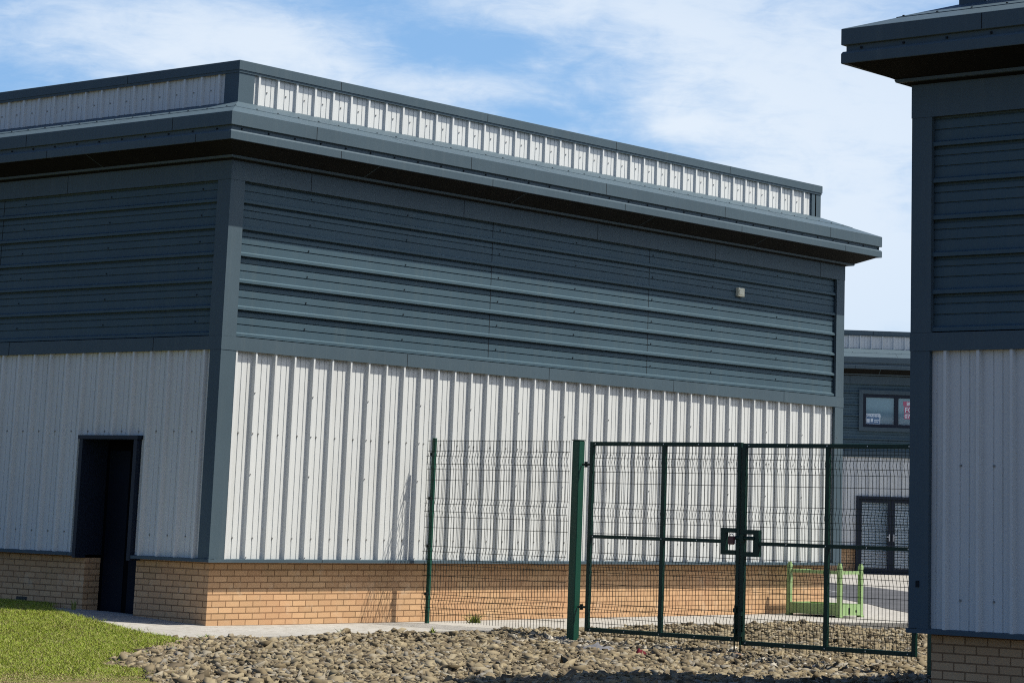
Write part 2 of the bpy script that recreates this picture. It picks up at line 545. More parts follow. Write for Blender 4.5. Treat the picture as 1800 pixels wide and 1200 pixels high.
def industrial_unit(name, loc, rz, Lx, Ly, H, side_cfg, seams=True, detail=True):
    root = empty(name, loc, rz)
    zb, zt, zt2, zh, zs, zfb, zfm2, zfm, zft, zpa, zpb, zpt = (H[k] for k in
        ('zb', 'zt', 'zt2', 'zh', 'zs', 'zfb', 'zfm2', 'zfm', 'zft', 'zpa', 'zpb', 'zpt'))
    z0 = H['z0']
    D, PP = H['d'], 0.30
    corner = [(0, 0), (Lx, 0), (Lx, Ly), (0, Ly)]
    diag = [(-1, -1), (1, -1), (1, 1), (-1, 1)]
    udir = [(1, 0), (0, 1), (-1, 0), (0, -1)]
    ndir = [(0, -1), (1, 0), (0, 1), (-1, 0)]
    length = [Lx, Ly, Lx, Ly]

    def tf(k):
        o, u, n = corner[k], udir[k], ndir[k]
        return lambda s, n_, z: (o[0]+u[0]*s+n[0]*n_, o[1]+u[1]*s+n[1]*n_, z)

    def ring(mb, prof, mat=0, close=False):
        pr = list(prof) + ([prof[0]] if close else [])
        for k in range(4):
            k2 = (k+1) % 4
            for (a, b) in zip(pr, pr[1:]):
                def P(kk, q):
                    return (corner[kk][0]+diag[kk][0]*q[0], corner[kk][1]+diag[kk][1]*q[0], q[1])
                mb.quad(P(k, a), P(k2, a), P(k2, b), P(k, b), mat=mat)

    def joints(mb, k, ss, off, za, zb_, w=0.009):
        t = tf(k)
        for s in ss:
            mb.box((s-w/2, off-0.004, za), (s+w/2, off+0.0012, zb_), 1, t)

    def screw(mb, t, s, n, z, horizontal=True, r=0.012):
        mb.box((s-r*0.7, n-0.004, z-r*0.7), (s+r*0.7, n+0.009, z+r*0.7), 1, t)

    js = H.get('joints', 2.92)

    def jl(k, first=1.37, margin=0.5):
        out, s = [], first
        while s < length[k]-margin:
            out.append(s)
            s += js
        return out

    # --- brick plinth
    mb = MB()
    BO = -0.146
    for k in range(4):
        t = tf(k)
        L = length[k]
        cur = -BO
        for (a, b) in sorted(side_cfg.get(k, {}).get('plinth_gaps', [])):
            mb.quad(t(cur, BO, z0), t(a, BO, z0), t(a, BO, zb), t(cur, BO, zb))
            mb.quad(t(a, BO, z0), t(a, BO-0.25, z0), t(a, BO-0.25, zb), t(a, BO, zb))
            mb.quad(t(b, BO-0.25, z0), t(b, BO, z0), t(b, BO, zb), t(b, BO-0.25, zb))
            cur = b
        mb.quad(t(cur, BO, z0), t(L+BO, BO, z0), t(L+BO, BO, zb), t(cur, BO, zb))
    plinth = mb.build('brick_plinth', 'brick', root)
    for k in range(4):
        for (s, z) in side_cfg.get(k, {}).get('air_bricks', []):
            mb = MB()
            t = tf(k)
            mb.box((s-0.11, BO-0.03, z-0.033), (s+0.11, BO+0.004, z+0.033), 0, t)
            for i in range(6):
                a = s-0.092+i*0.031
                mb.box((a, BO+0.004, z-0.026), (a+0.022, BO+0.008, z+0.026), 0, t)
            mb.build('air_brick', 'vent', plinth)
    # --- drip trim under the cladding
    mb = MB()
    for k in range(4):
        t = tf(k)
        cur = 0.0
        L = length[k]
        gaps = sorted(side_cfg.get(k, {}).get('plinth_gaps', []))
        segs = []
        for (a, b) in gaps:
            segs.append((cur, a))
            cur = b
        segs.append((cur, L))
        for i, (a, b) in enumerate(segs):
            a2 = a if a > 0 else -0.014
            b2 = b if b < L else L+0.014
            mb.quad(t(a2, 0.014, zb-0.012), t(b2, 0.014, zb-0.012), t(b2, 0.014, zb+0.026), t(a2, 0.014, zb+0.026))
            mb.quad(t(a2, 0.014, zb+0.026), t(b2, 0.014, zb+0.026), t(b2, PAN-0.03, zb+0.034), t(a2, PAN-0.03, zb+0.034))
            mb.quad(t(a2, BO-0.01, zb-0.012), t(b2, BO-0.01, zb-0.012), t(b2, 0.014, zb-0.012), t(a2, 0.014, zb-0.012))
        joints(mb, k, [s for s in jl(k, 1.9) if not any(a-0.1 < s < b+0.1 for a, b in gaps)], 0.014, zb-0.012, zb+0.026)
    mb.build('drip_trim', ['anth', 'seal'], root)
    # --- cladding
    cz0, cz1 = zb+0.028, zt+0.03
    uz0, uz1 = zt2-0.02, zh+0.03
    for k in range(4):
        t = tf(k)
        L = length[k]
        cfg = side_cfg.get(k, {})
        mb = MB()
        op = sorted(cfg.get('low_open', []))
        ph = cfg.get('phase', 0.27)
        for (a, b, c, d) in rects(0.06, L-0.06, cz0, cz1, op):
            pr = rib_profile(a, b, ph)
            for (p, q) in zip(pr, pr[1:]):
                mb.quad(t(p[0], PAN+p[1], c), t(q[0], PAN+q[1], c), t(q[0], PAN+q[1], d), t(p[0], PAN+p[1], d))
        if detail and k in (0, 3):
            nk = int((L-ph)/PITCH_R)
            for i in range(nk+1):
                s = ph+i*PITCH_R
                for z in (zb+0.285, zt-1.0):
                    if s+0.14 < L-0.3 and not any(a-0.05 < s+0.14 < b+0.05 and z < d+0.05 for a, b, c, d in op):
                        screw(mb, t, s+0.14, PAN, z)
                if i % 3 == 1 and k == 0:
                    for z in (zt-0.5, zt-1.0, zt-1.5, zb+0.05):
                        if not any(a-0.05 < s < b+0.05 and z < d+0.05 for a, b, c, d in op):
                            screw(mb, t, s, PAN+RH, z, r=0.009)
        mb.build('lower_cladding', ['white', 'screw'], root)
        mb = MB()
        uop = sorted(cfg.get('up_open', []))
        for (a, b, c, d) in rects(0.06, L-0.06, uz0, uz1, uop):
            pr = rib_profile(c, d, zt2+0.030, 0.017, 0.018, 0.036, 0.022)
            for (p, q) in zip(pr, pr[1:]):
                mb.quad(t(a, PAN+p[1], p[0]), t(b, PAN+p[1], p[0]), t(b, PAN+q[1], q[0]), t(a, PAN+q[1], q[0]))
        if detail and k in (0, 3):
            for s in cfg.get('up_seams', []):
                zz = uz0
                for i in range(7):
                    za = max(uz0, zt2+0.030+i*PITCH_R-PITCH_R+0.03)
                    zc = min(uz1, zt2+0.030+i*PITCH_R-0.03)
                    if zc > za:
                        mb.box((s-0.005, PAN-0.004, za), (s+0.005, PAN+0.0015, zc), 1, t)
            cols = cfg.get('up_screws') or [1.44+1.78*i for i in range(int(L/1.78))]
            for s in cols:
                for i in range(6):
                    if s < L-0.3 and not any(a-0.1 < s < b+0.1 for a, b, c, d in uop):
                        screw(mb, t, s, PAN, zt2+0.030+i*PITCH_R+0.16, r=0.011)
        mb.build('upper_cladding', ['anth_clad', 'seal'], root)
    # --- corner trims
    for k in range(4):
        c, dg = corner[k], diag[k]

        def L_post(mb, za, zc, w, th, ins, wy=None):
            wy = wy or w
            pts = [(ins, ins), (w, ins), (w, ins+th), (ins+th, ins+th), (ins+th, wy), (ins, wy)]
            P = [(c[0]-dg[0]*x, c[1]-dg[1]*y) for x, y in pts]
            if dg[0]*dg[1] < 0:
                P = P[::-1]
            n = len(P)
            for i in range(n):
                a, b = P[i], P[(i+1) % n]
                mb.quad((a[0], a[1], za), (b[0], b[1], za), (b[0], b[1], zc), (a[0], a[1], zc))
            mb.quad(*[(x, y, zc) for x, y in P])
            mb.quad(*[(x, y, za) for x, y in reversed(P)])
        mb = MB()
        L_post(mb, zb+0.028, zt-0.002, 0.245, 0.046, 0.0, 0.20)
        mb.build('corner_trim', 'anth', root)
        mb = MB()
        L_post(mb, zt2+0.002, zh-0.002, 0.235, 0.046, 0.0, H.get('wy', 0.24))
        mb.build('corner_trim', 'anth', root)
        mb = MB()
        L_post(mb, zpa-0.02, zpb+0.01, PP+0.27, 0.045, PP+0.005)
        mb.build('parapet_trim', 'anth', root)
    # --- band between the claddings, head band under the soffit
    mb = MB()
    ring(mb, [(PAN-0.02, zt+0.004), (0.004, zt), (0.004, zt2), (PAN-0.02, zt2+0.010)])
    for k in (0, 3):
        joints(mb, k, jl(k, 3.3), 0.004, zt+0.001, zt2-0.001)
    mb.build('band_trim', ['anth', 'seal'], root)
    mb = MB()
    ring(mb, [(PAN-0.02, zh+0.004), (0.004, zh), (0.004, zs+0.03)])
    for k in (0, 3):
        joints(mb, k, jl(k), 0.004, zh+0.001, zs)
    mb.build('head_trim', ['anth', 'seal'], root)
    # --- eaves
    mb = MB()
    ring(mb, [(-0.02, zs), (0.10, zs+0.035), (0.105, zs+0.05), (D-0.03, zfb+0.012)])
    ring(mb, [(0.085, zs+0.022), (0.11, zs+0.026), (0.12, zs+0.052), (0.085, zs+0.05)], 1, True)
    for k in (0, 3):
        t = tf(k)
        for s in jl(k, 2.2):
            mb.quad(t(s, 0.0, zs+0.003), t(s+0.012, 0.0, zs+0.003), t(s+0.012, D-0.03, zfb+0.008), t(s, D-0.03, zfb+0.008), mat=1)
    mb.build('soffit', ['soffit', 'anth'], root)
    mb = MB()
    G = 0.035
    ring(mb, [(D-0.06, zfb+0.012), (D-0.004, zfb), (D, zfb+0.006), (D, zfm2-0.020), (D-0.012, zfm2), (D-G, zfm2+0.003), (D-G, zfm-0.004),
              (D-0.004, zfm), (D, zfm+0.004), (D, zft-0.006), (D-0.008, zft)])
    for k in (0, 3):
        joints(mb, k, jl(k, 1.45, -0.2), D, zfb+0.003, zfm2-0.021)
        joints(mb, k, jl(k, 1.0, -0.2), D, zfm+0.005, zft-0.007)
        if detail:
            t = tf(k)
            s = -D+0.2
            while s < length[k]+D:
                mb.box((s-0.009, D-G-0.002, zfm2+0.018), (s+0.009, D-G+0.014, zfm2+0.036), 1, t)
                s += 0.45
    mb.build('fascia', ['anth', 'seal'], root)
    mb = MB()
    rx = -PP-0.06
    zr = zpa + (zpa-zft)*(0.06/(PP+D))
    ring(mb, [(D-0.008, zft), (rx, zr)])
    sl = (zr-zft)/(rx-(D-0.008))
    fa = D-0.36
    zz = lambda o_: zft+sl*(o_-(D-0.008))
    ring(mb, [(fa, zz(fa)+0.001), (fa, zz(fa)+0.007), (rx, zz(rx)+0.007)])
    for k in (0, 3):
        t = tf(k)
        s = -0.05
        while s < length[k]:
            z = zz(fa-0.03)+0.007
            mb.box((s-0.009, fa-0.037, z-0.004), (s+0.009, fa-0.023, z+0.008), 1, t)
            s += 0.36
        for s in jl(k, 2.7):
            mb.quad(t(s, D-0.01, zft+0.0015), t(s+0.008, D-0.01, zft+0.0015), t(s+0.008, fa, zz(fa)+0.0015), t(s, fa, zz(fa)+0.0015), mat=1)
    mb.build('eaves_roof', ['anth', 'seal'], root)
    # --- parapet
    for k in range(4):
        t = tf(k)
        L = length[k]
        mb = MB()
        po = -PP-0.040
        pr = rib_profile(PP+0.1, L-PP-0.1, side_cfg.get(k, {}).get('pphase', 0.663), 0.016, 0.010, 0.035)
        for (p, q) in zip(pr, pr[1:]):
            mb.quad(t(p[0], po+p[1], zpa-0.02), t(q[0], po+q[1], zpa-0.02), t(q[0], po+q[1], zpb+0.01), t(p[0], po+p[1], zpb+0.01))
        if detail and k in (0, 3):
            s = side_cfg.get(k, {}).get('pphase', 0.663)-PITCH_R
            while s < L-PP-0.5:
                if s > 0.35:
                    screw(mb, t, s+0.16, po, zpa+0.2, r=0.011)
                s += PITCH_R
        mb.build('parapet_cladding', ['white', 'screw'], root)
    mb = MB()
    c0 = -PP+0.015
    ring(mb, [(-PP-0.06, zpb+0.004), (-PP-0.004, zpb), (-PP-0.002, zpb-0.02), (-PP+0.004, zpb-0.02), (-PP+0.006, zpb+0.012), (c0, zpb+0.014), (c0, zpt-0.006),
              (c0-0.008, zpt), (-PP-0.40, zpt+0.03), (-PP-0.40, zpa+0.05)])
    for k in (0, 3):
        joints(mb, k, jl(k, 2.1), c0, zpb+0.015, zpt-0.007)
    mb.build('parapet_coping', ['anth', 'seal'], root)
    mb = MB()
    q = PP+0.35
    mb.quad((q, q, zpa+0.06), (Lx-q, q, zpa+0.06), (Lx-q, Ly-q, zpa+0.06), (q, Ly-q, zpa+0.06))
    mb.build('flat_roof', 'roof', root)
    return root, tf


def framed_rect(mb, t, s0, s1, z0, z1, w, n0, n1, mat=0):
    """four butted bars round the rectangle (outer size given)"""
    mb.box((s0, n0, z0), (s0+w, n1, z1), mat, t)
    mb.box((s1-w, n0, z0), (s1, n1, z1), mat, t)
    mb.box((s0+w, n0, z0), (s1-w, n1, z0+w), mat, t)
    mb.box((s0+w, n0, z1-w), (s1-w, n1, z1), mat, t)


HS = dict(z0=-0.4, zb=0.778, zt=3.337, zt2=3.504, zh=5.451, zs=5.682, zfb=5.863, zfm2=5.984, zfm=6.043, zft=6.216,
          zpa=6.490, zpb=6.900, zpt=7.036, d=0.447)

# ---- the large unit in the middle
LX, LY = 13.787, 16.25
DS0, DS1 = LY-2.50, LY-1.50       # doorway along side 3
cfg = {0: dict(phase=0.270, pphase=0.663, up_seams=[4.97, 8.54], up_screws=[1.44, 3.24, 5.12, 6.8, 8.62, 10.15, 11.9]),
       3: dict(phase=(LY-0.314) % PITCH_R, pphase=(LY-0.687) % PITCH_R + 2*PITCH_R, up_seams=[LY-4.6, LY-9.2],
               plinth_gaps=[(DS0, DS1)], low_open=[(DS0-0.01, DS1+0.01, 0.7, 2.24)], air_bricks=[(LY-3.73, 0.172)])}
unit, tfm = industrial_unit('industrial_unit', (0, 0, 0), 0, LX, LY, HS, cfg)
tag(unit, 'long grey-clad industrial building with dark blue-grey eaves, brick base and an open dark doorway', 'building')
t = tfm(3)
mb = MB()   # doorway lining
mb.box((DS0-0.065, -0.40, 0.74), (DS0, 0.022, 2.235), 0, t)
mb.box((DS1, -0.40, 0.74), (DS1+0.065, 0.022, 2.235), 0, t)
mb.box((DS0-0.085, -0.40, 2.235), (DS1+0.085, 0.034, 2.285), 0, t)
dw = mb.build('doorway', 'frame', unit)
mb = MB()
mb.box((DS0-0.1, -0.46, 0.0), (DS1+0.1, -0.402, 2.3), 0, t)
mb.box((DS0+0.06, -0.402, 0.05), (DS0+0.46, -0.396, 2.1), 1, t)
mb.box((DS0+0.56, -0.402, 0.05), (DS1-0.06, -0.390, 2.1), 1, t)
dl = mb.build('door_leaf', ['dark', 'door'], dw)
mb = MB()
mb.box((DS1-0.14, -0.390, 1.02), (DS1-0.10, -0.33, 1.06), 0, t)
mb.box((DS1-0.24, -0.345, 1.025), (DS1-0.10, -0.33, 1.055), 0, t)
mb.build('handle', 'galv', dw)
t = tfm(0)
mb = MB()
mb.box((10.765, PAN-0.002, 4.93), (10.925, PAN+0.06, 5.065), 0, t)
mb.box((10.785, PAN+0.06, 4.95), (10.905, PAN+0.068, 5.045), 0, t)
tag(mb.build('junction_box', 'cream', unit, bevel=0.006), 'small cream box fixed high on the dark cladding')

# ---- the near unit at the right edge
HR = dict(z0=-0.9, zb=0.549, zt=2.985, zt2=3.145, zh=5.090, zs=5.388, zfb=5.563, zfm2=5.675, zfm=5.735, zft=5.890,
          zpa=6.165, zpb=6.575, zpt=6.711, d=0.470, wy=0.21)
RX, RY, RLX, RLY = -1.718, -11.027, 15.0, 15.0
cfg = {0: dict(phase=0.27), 3: dict(phase=0.355, pphase=0.70, up_seams=[4.9], up_screws=[1.5, 3.3, 5.1])}
near, tfr = industrial_unit('industrial_unit', (RX, RY-RLY, 0), 0, RLX, RLY, HR, cfg)
tag(near, 'nearby shaded building cut off by the right edge, dark overhanging eaves above grey cladding', 'building')
t = tfr(3)
mb = MB()
mb.box((0.075, 0.0, 0.93), (0.11, 0.006, 0.985), 0, t)
mb.build('fixing_plate', 'seal', near)

# ---- the office unit far behind the gate
BO_ = Vector((CAM.x, CAM.y, 0))
ang = R(-47)
dv = Vector((math.cos(ang), math.sin(ang), 0))
hd = Vector((37.694192+20.279, 14.749427+22.668, 0)).normalized()
OB = BO_ + hd*72.0
S_OFF = 9.0
HB = dict(HS)
HB['joints'] = 3.4
WIN = (S_OFF-0.44, S_OFF+2.68, 4.20, 5.17)
DOR = (S_OFF-0.60, S_OFF+1.50, 0.0, 2.22)
cfg = {0: dict(phase=0.1, pphase=0.52, up_open=[(WIN[0], WIN[1], WIN[2], WIN[3])], low_open=[(DOR[0], DOR[1], 0.0, DOR[3])], plinth_gaps=[(DOR[0], DOR[1])])}
office, tfo = industrial_unit('office_unit', OB - dv*S_OFF, ang, 26.0, 14.0, HB, cfg, detail=False)
tag(office, 'distant office building behind the gate with an upstairs window and glazed double door', 'building')
t = tfo(0)
mb = MB()
framed_rect(mb, t, WIN[0]-0.11, WIN[1]+0.11, WIN[2]-0.11, WIN[3]+0.11, 0.115, PAN+0.0, 0.015)
wtrim = mb.build('window_trim', 'anth', office)
mb = MB()
framed_rect(mb, t, WIN[0], WIN[1], WIN[2], WIN[3], 0.10, -0.16, -0.03)
ms = [S_OFF+0.50, S_OFF+1.56]
for a in ms:
    mb.box((a, -0.155, WIN[2]+0.1), (a+0.12, -0.035, WIN[3]-0.1), 0, t)
win = mb.build('window', 'frame', office)
edges_ = [WIN[0]+0.1, ms[0], ms[0]+0.12, ms[1], ms[1]+0.12, WIN[1]-0.1]
for i in range(3):
    mb = MB()
    mb.box((edges_[2*i], -0.105, WIN[2]+0.1), (edges_[2*i+1], -0.095, WIN[3]-0.1), 0, t)
    mb.build('pane', 'glass', win)
mb = MB()
mb.quad(t(WIN[0]-0.3, -0.60, WIN[2]-0.3), t(WIN[1]+0.3, -0.60, WIN[2]-0.3), t(WIN[1]+0.3, -0.60, WIN[3]+0.3), t(WIN[0]-0.3, -0.60, WIN[3]+0.3))
mb.build('room_lining', 'slat', office)


def lettering(txt, t, s, n, z, size, mat, parent, rz):
    c = bpy.data.curves.new('lettering', 'FONT')
    c.body = txt
    c.size = size
    c.align_x = 'LEFT'
    c.offset = 0.004
    c.extrude = 0.001
    c.materials.append(M[mat])
    tmp = bpy.data.objects.new('lettering_curve', c)
    COL.objects.link(tmp)
    bpy.context.view_layer.update()
    me = bpy.data.meshes.new_from_object(tmp.evaluated_get(bpy.context.evaluated_depsgraph_get()))
    bpy.data.objects.remove(tmp)
    o = bpy.data.objects.new('lettering', me)
    COL.objects.link(o)
    o.parent = parent
    o.location = t(s, n, z)
    o.rotation_euler = (R(90), 0, 0)
    return o


# notices on the glass (children of the office window's building)
sx, sz = WIN[0]+0.10, WIN[2]+0.10
mb = MB()
mb.box((sx, -0.094, sz), (sx+0.43, -0.088, sz+0.30), 1, t)
framed_rect(mb, t, sx, sx+0.43, sz, sz+0.30, 0.02, -0.094, -0.084, 0)
notice = mb.build('notice', ['paper', 'paper_dark'], win)
notice['label'] = 'blue and white warning notice in the corner of the window'
lettering('WARNING', t, sx+0.035, -0.086, sz+0.21, 0.085, 'paper', notice, 0)
mb = MB()
mb.box((sx+0.03, -0.088, sz+0.045), (sx+0.12, -0.084, sz+0.15), 0, t)
mb.box((sx+0.15, -0.088, sz+0.06), (sx+0.22, -0.084, sz+0.16), 0, t)
mb.box((sx+0.25, -0.088, sz+0.10), (sx+0.40, -0.084, sz+0.125), 0, t)
mb.box((sx+0.25, -0.088, sz+0.055), (sx+0.37, -0.084, sz+0.08), 0, t)
mb.build('notice_print', 'paper', notice)
rs = S_OFF+0.77
mb = MB()
for (a, b, c, d) in ((0.0, 0.66, 0.55, 0.69), (0.03, 0.66, 0.36, 0.53), (0.03, 0.66, 0.18, 0.34)):
    mb.box((rs+a, -0.094, sz+c), (rs+b, -0.088, sz+d), 0, t)
poster = mb.build('poster', 'red', win)
poster['label'] = 'red letting poster with white lettering behind the glass'
lettering('BU', t, rs+0.10, -0.086, sz+0.575, 0.13, 'paper', poster, 0)
lettering('FOR', t, rs+0.045, -0.086, sz+0.375, 0.19, 'paper', poster, 0)
lettering('078', t, rs+0.045, -0.086, sz+0.205, 0.16, 'paper', poster, 0)
# double glazed door
mb = MB()
framed_rect(mb, t, DOR[0], DOR[1], DOR[2]-0.02, DOR[3], 0.075, -0.18, 0.02)
dfr = mb.build('door_frame', 'frame', office)
lw = (DOR[1]-DOR[0]-0.15)/2
for i in range(2):
    a = DOR[0]+0.075+i*lw
    mb = MB()
    framed_rect(mb, t, a+0.003, a+lw-0.003, 0.062, DOR[3]-0.08, 0.10, -0.15, -0.07)
    dd = mb.build('glazed_door', 'frame', office)
    mb = MB()
    mb.box((a+0.1, -0.115, 0.16), (a+lw-0.1, -0.105, DOR[3]-0.18), 0, t)
    mb.build('pane', 'door_glass', dd)
    mb = MB()
    z = 0.2
    while z < DOR[3]-0.2:
        mb.quad(t(a+0.1, -0.125, z), t(a+lw-0.1, -0.125, z), t(a+lw-0.1, -0.225, z+0.058), t(a+0.1, -0.140, z+0.056))
        z += 0.078
    mb.build('blind', 'slat', dd)
    mb = MB()
    hx = a+lw-0.06 if i == 0 else a+0.06
    mb.box((hx-0.02, -0.07, 0.95), (hx+0.02, -0.02, 1.15), 0, t)
    mb.box((hx-0.1 if i == 0 else hx, -0.035, 1.06), (hx if i == 0 else hx+0.1, -0.02, 1.085), 0, t)
    mb.build('handle', 'galv', dd)
mb = MB()
mb.quad(t(DOR[0]-0.2, -0.6, 0.0), t(DOR[1]+0.2, -0.6, 0.0), t(DOR[1]+0.2, -0.6, 2.4), t(DOR[0]-0.2, -0.6, 2.4))
mb.build('door_recess', 'dark', office)


# ------------------------------------------------------------------ ground
def sm(x):
    x = np.clip(x, 0, 1)
    return x*x*(3-2*x)


def wob(x, y, s):
    return (np.sin(x*1.7*s+1.3)*np.cos(y*1.3*s+0.4) + 0.6*np.sin(x*3.1*s+y*2.3*s+2.0) + 0.4*np.sin(y*4.7*s-x*3.9*s))/2.0


def z_ground(x, y):
    x, y = np.asarray(x, float), np.asarray(y, float)
    z = -0.035 - 0.10*sm((-1.8-y)/0.9)*sm((x+3.0)/4.0) - 0.115*sm((-4.2-y)/4.2)*sm((x+1.5)/4.0)
    return z + 0.012*wob(x, y, 1.0)*sm((-1.9-y)/0.8)


def z_apron(x, y):
    x, y = np.asarray(x, float), np.asarray(y, float)
    return 0.045*np.clip(y, 0, 2.2)*np.clip(1.2-x, 0, 1)


def z_lawn(x, y):
    x, y = np.asarray(x, float), np.asarray(y, float)
    z = 0.035 + 0.075*sm((y+2.3)/2.8) + 0.04*sm((y-0.3)/2.4) + 0.010*wob(x, y, 0.8)
    return z - 0.02*sm((-2.5-y)/3.0)


def sheet(name, poly, zf, mat, step, skirt=0.12, lift=0.0):
    """a polygon draped over a height function, with a skirt so that it has an edge"""
    P = []
    n = len(poly)
    for i in range(n):
        a, b = np.array(poly[i], float), np.array(poly[(i+1) % n], float)
        k = max(1, int(np.linalg.norm(b-a)/step))
        for j in range(k):
            P.append(tuple(a+(b-a)*j/k))
    nb = len(P)
    arr = np.array(P)
    x0, y0 = arr.min(0)
    x1, y1 = arr.max(0)

    def inside(x, y):
        c = False
        for i in range(n):
            xa, ya = poly[i]
            xb, yb = poly[i-1]
            if (ya > y) != (yb > y) and x < (xb-xa)*(y-ya)/(yb-ya)+xa:
                c = not c
        return c
    pts = [Vector(p) for p in P]
    gx = np.arange(x0+step*0.37, x1, step)
    gy = np.arange(y0+step*0.37, y1, step)
    if len(gx)*len(gy) > 40000:
        gx, gy = gx[::2], gy[::2]
    for a in gx:
        for b in gy:
            if inside(a, b) and np.min(np.hypot(arr[:, 0]-a, arr[:, 1]-b)) > step*0.4:
                pts.append(Vector((a, b)))
    v, e, f, *_ = delaunay_2d_cdt(pts, [(i, (i+1) % nb) for i in range(nb)], [list(range(nb))], 1, 1e-5)
    xy = np.array([(q.x, q.y) for q in v])
    z = zf(xy[:, 0], xy[:, 1]) + lift
    mb = MB()
    mb.v = [(xy[i, 0], xy[i, 1], z[i]) for i in range(len(xy))]
    mb.f = [tuple(q) for q in f]
    mb.m = [0]*len(mb.f)
    if skirt:
        ar = sum(poly[i][0]*poly[(i+1) % n][1]-poly[(i+1) % n][0]*poly[i][1] for i in range(n))
        for i in range(nb):
            a, b = P[i], P[(i+1) % nb]
            za, zb_ = float(zf(a[0], a[1]))+lift, float(zf(b[0], b[1]))+lift
            q = [(a[0], a[1], za-skirt), (b[0], b[1], zb_-skirt), (b[0], b[1], zb_), (a[0], a[1], za)]
            mb.quad(*(q if ar > 0 else q[::-1]))
    o = mb.build(name, mat)
    o['kind'] = 'structure'
    return o


xs = np.concatenate([[-500, -150, -60, -30], np.arange(-16, 16.01, 0.25), [20, 30, 50, 90, 200, 600]])
ys = np.concatenate([[-500, -150, -60, -30], np.arange(-16, 2.01, 0.25), [6, 14, 30, 60, 150, 600]])
mb = MB()
X, Y = np.meshgrid(xs, ys)
Z = z_ground(X, Y)
mb.v = [tuple(q) for q in np.stack([X.ravel(), Y.ravel(), Z.ravel()], 1)]
nx = len(xs)
for j in range(len(ys)-1):
    for i in range(nx-1):
        a = j*nx+i
        mb.f.append((a, a+1, a+nx+1, a+nx))
        mb.m.append(0)
gobj = mb.build('ground', 'soil', smooth=True)
gobj['kind'] = 'structure'

APRON = [(-3.0, 3.3), (-3.0, -1.95), (-1.6, -1.95), (-0.6, -1.84), (0.5, -1.80), (1.3, -1.70), (2.3, -1.72), (3.6, -1.86), (5.2, -1.90), (7.5, -1.75), (10.0, -1.75), (10.0, 0.6), (0.6, 0.6), (0.6, 3.3)]
sheet('path', APRON, z_apron, 'concrete', 0.3)
YARD = [(10.0, -1.75), (11.6, -2.6), (14.0, -4.2), (30.0, -9.0), (70.0, -5.0), (80.0, 40.0), (40.0, 60.0), (13.3, 45.0), (13.3, 0.6), (10.0, 0.6)]
flat = lambda x, y: np.zeros_like(np.asarray(x, float))
sheet('pavement', YARD, flat, 'concrete', 2.0)
ROAD = [(12.2, -3.6), (15.2, -0.45), (16.6, 0.95), (17.9, 2.09), (19.9, 4.06), (22.5, 7.0), (25.0, 10.5), (28.0, 15.5), (32.5, 14.4), (29.4, 10.3), (27.6, 8.1), (26.0, 6.3), (21.0, 0.5), (17.5, -4.0)]
sheet('road', ROAD, flat, 'asphalt', 1.0, skirt=0.004, lift=0.006)
mb = MB()
mb.box((19.8, 2.35, 0.007), (20.6, 2.50, 0.011))
mb.box((23.0, 6.2, 0.007), (27.0, 10.3, 0.011), 0, lambda x, y, z: (23.0+(x-23.0)+(y-6.2)*0.02, 6.0+(x-23.0)*1.05+(y-6.2)*0.03, z))
o = mb.build('road_marking', 'mark')
o['kind'] = 'structure'
LAWN = [(0.10, 3.05), (0.10, 14.0), (-16.0, 14.0), (-16.0, -9.5), (-6.85, -7.3), (-6.35, -6.4), (-5.75, -5.75), (-5.65, -4.95), (-5.0, -4.35), (-4.3, -3.75), (-3.7, -3.30), (-3.0, -2.75), (-2.45, -2.30), (-2.25, -1.95),
        (-2.2, -1.55), (-2.02, -0.95), (-1.84, -0.5), (-1.62, 0.1), (-1.42, 0.55), (-1.2, 1.1), (-0.9, 1.75), (-0.5, 2.45)]
sheet('lawn', LAWN, z_lawn, 'lawn', 0.3, skirt=0.14)


def in_poly(x, y, poly):
    c = np.zeros(len(x), bool)
    n = len(poly)
    for i in range(n):
        xa, ya = poly[i]
        xb, yb = poly[i-1]
        if ya == yb:
            continue
        c ^= ((ya > y) != (yb > y)) & (x < (xb-xa)*(y-ya)/(yb-ya)+xa)
    return c


def in_view(x, y, z, m=40):
    """keep what the photograph could see, with a margin on every side"""
    d = np.stack([x-CAM.x, y-CAM.y, z-CAM.z], 1)
    zc = d @ np.array(fw)
    px = 1109.6 + 4261*(d @ np.array(r2))/zc
    py = 111.1 - 4261*(d @ np.array(u2))/zc
    return (px > -m-320) & (px < 1800+m+320) & (py < 1200+m*6) & (zc > 1)


def raw_mesh(name, V, F, mats, mi=None, kind='stuff'):
    me = bpy.data.meshes.new(name)
    nv, nf, k = len(V), len(F), F.shape[1]
    me.vertices.add(nv)
    me.vertices.foreach_set('co', V.astype(np.float32).ravel())
    me.loops.add(nf*k)
    me.loops.foreach_set('vertex_index', F.astype(np.int32).ravel())
    me.polygons.add(nf)
    me.polygons.foreach_set('loop_start', np.arange(0, nf*k, k, dtype=np.int32))
    me.polygons.foreach_set('loop_total', np.full(nf, k, dtype=np.int32))
    for m_ in mats:
        me.materials.append(M[m_])
    if mi is not None:
        me.polygons.foreach_set('material_index', mi.astype(np.int32))
    me.update()
    me.validate()
    o = bpy.data.objects.new(name, me)
    COL.objects.link(o)
    if kind:
        o['kind'] = kind
    return o


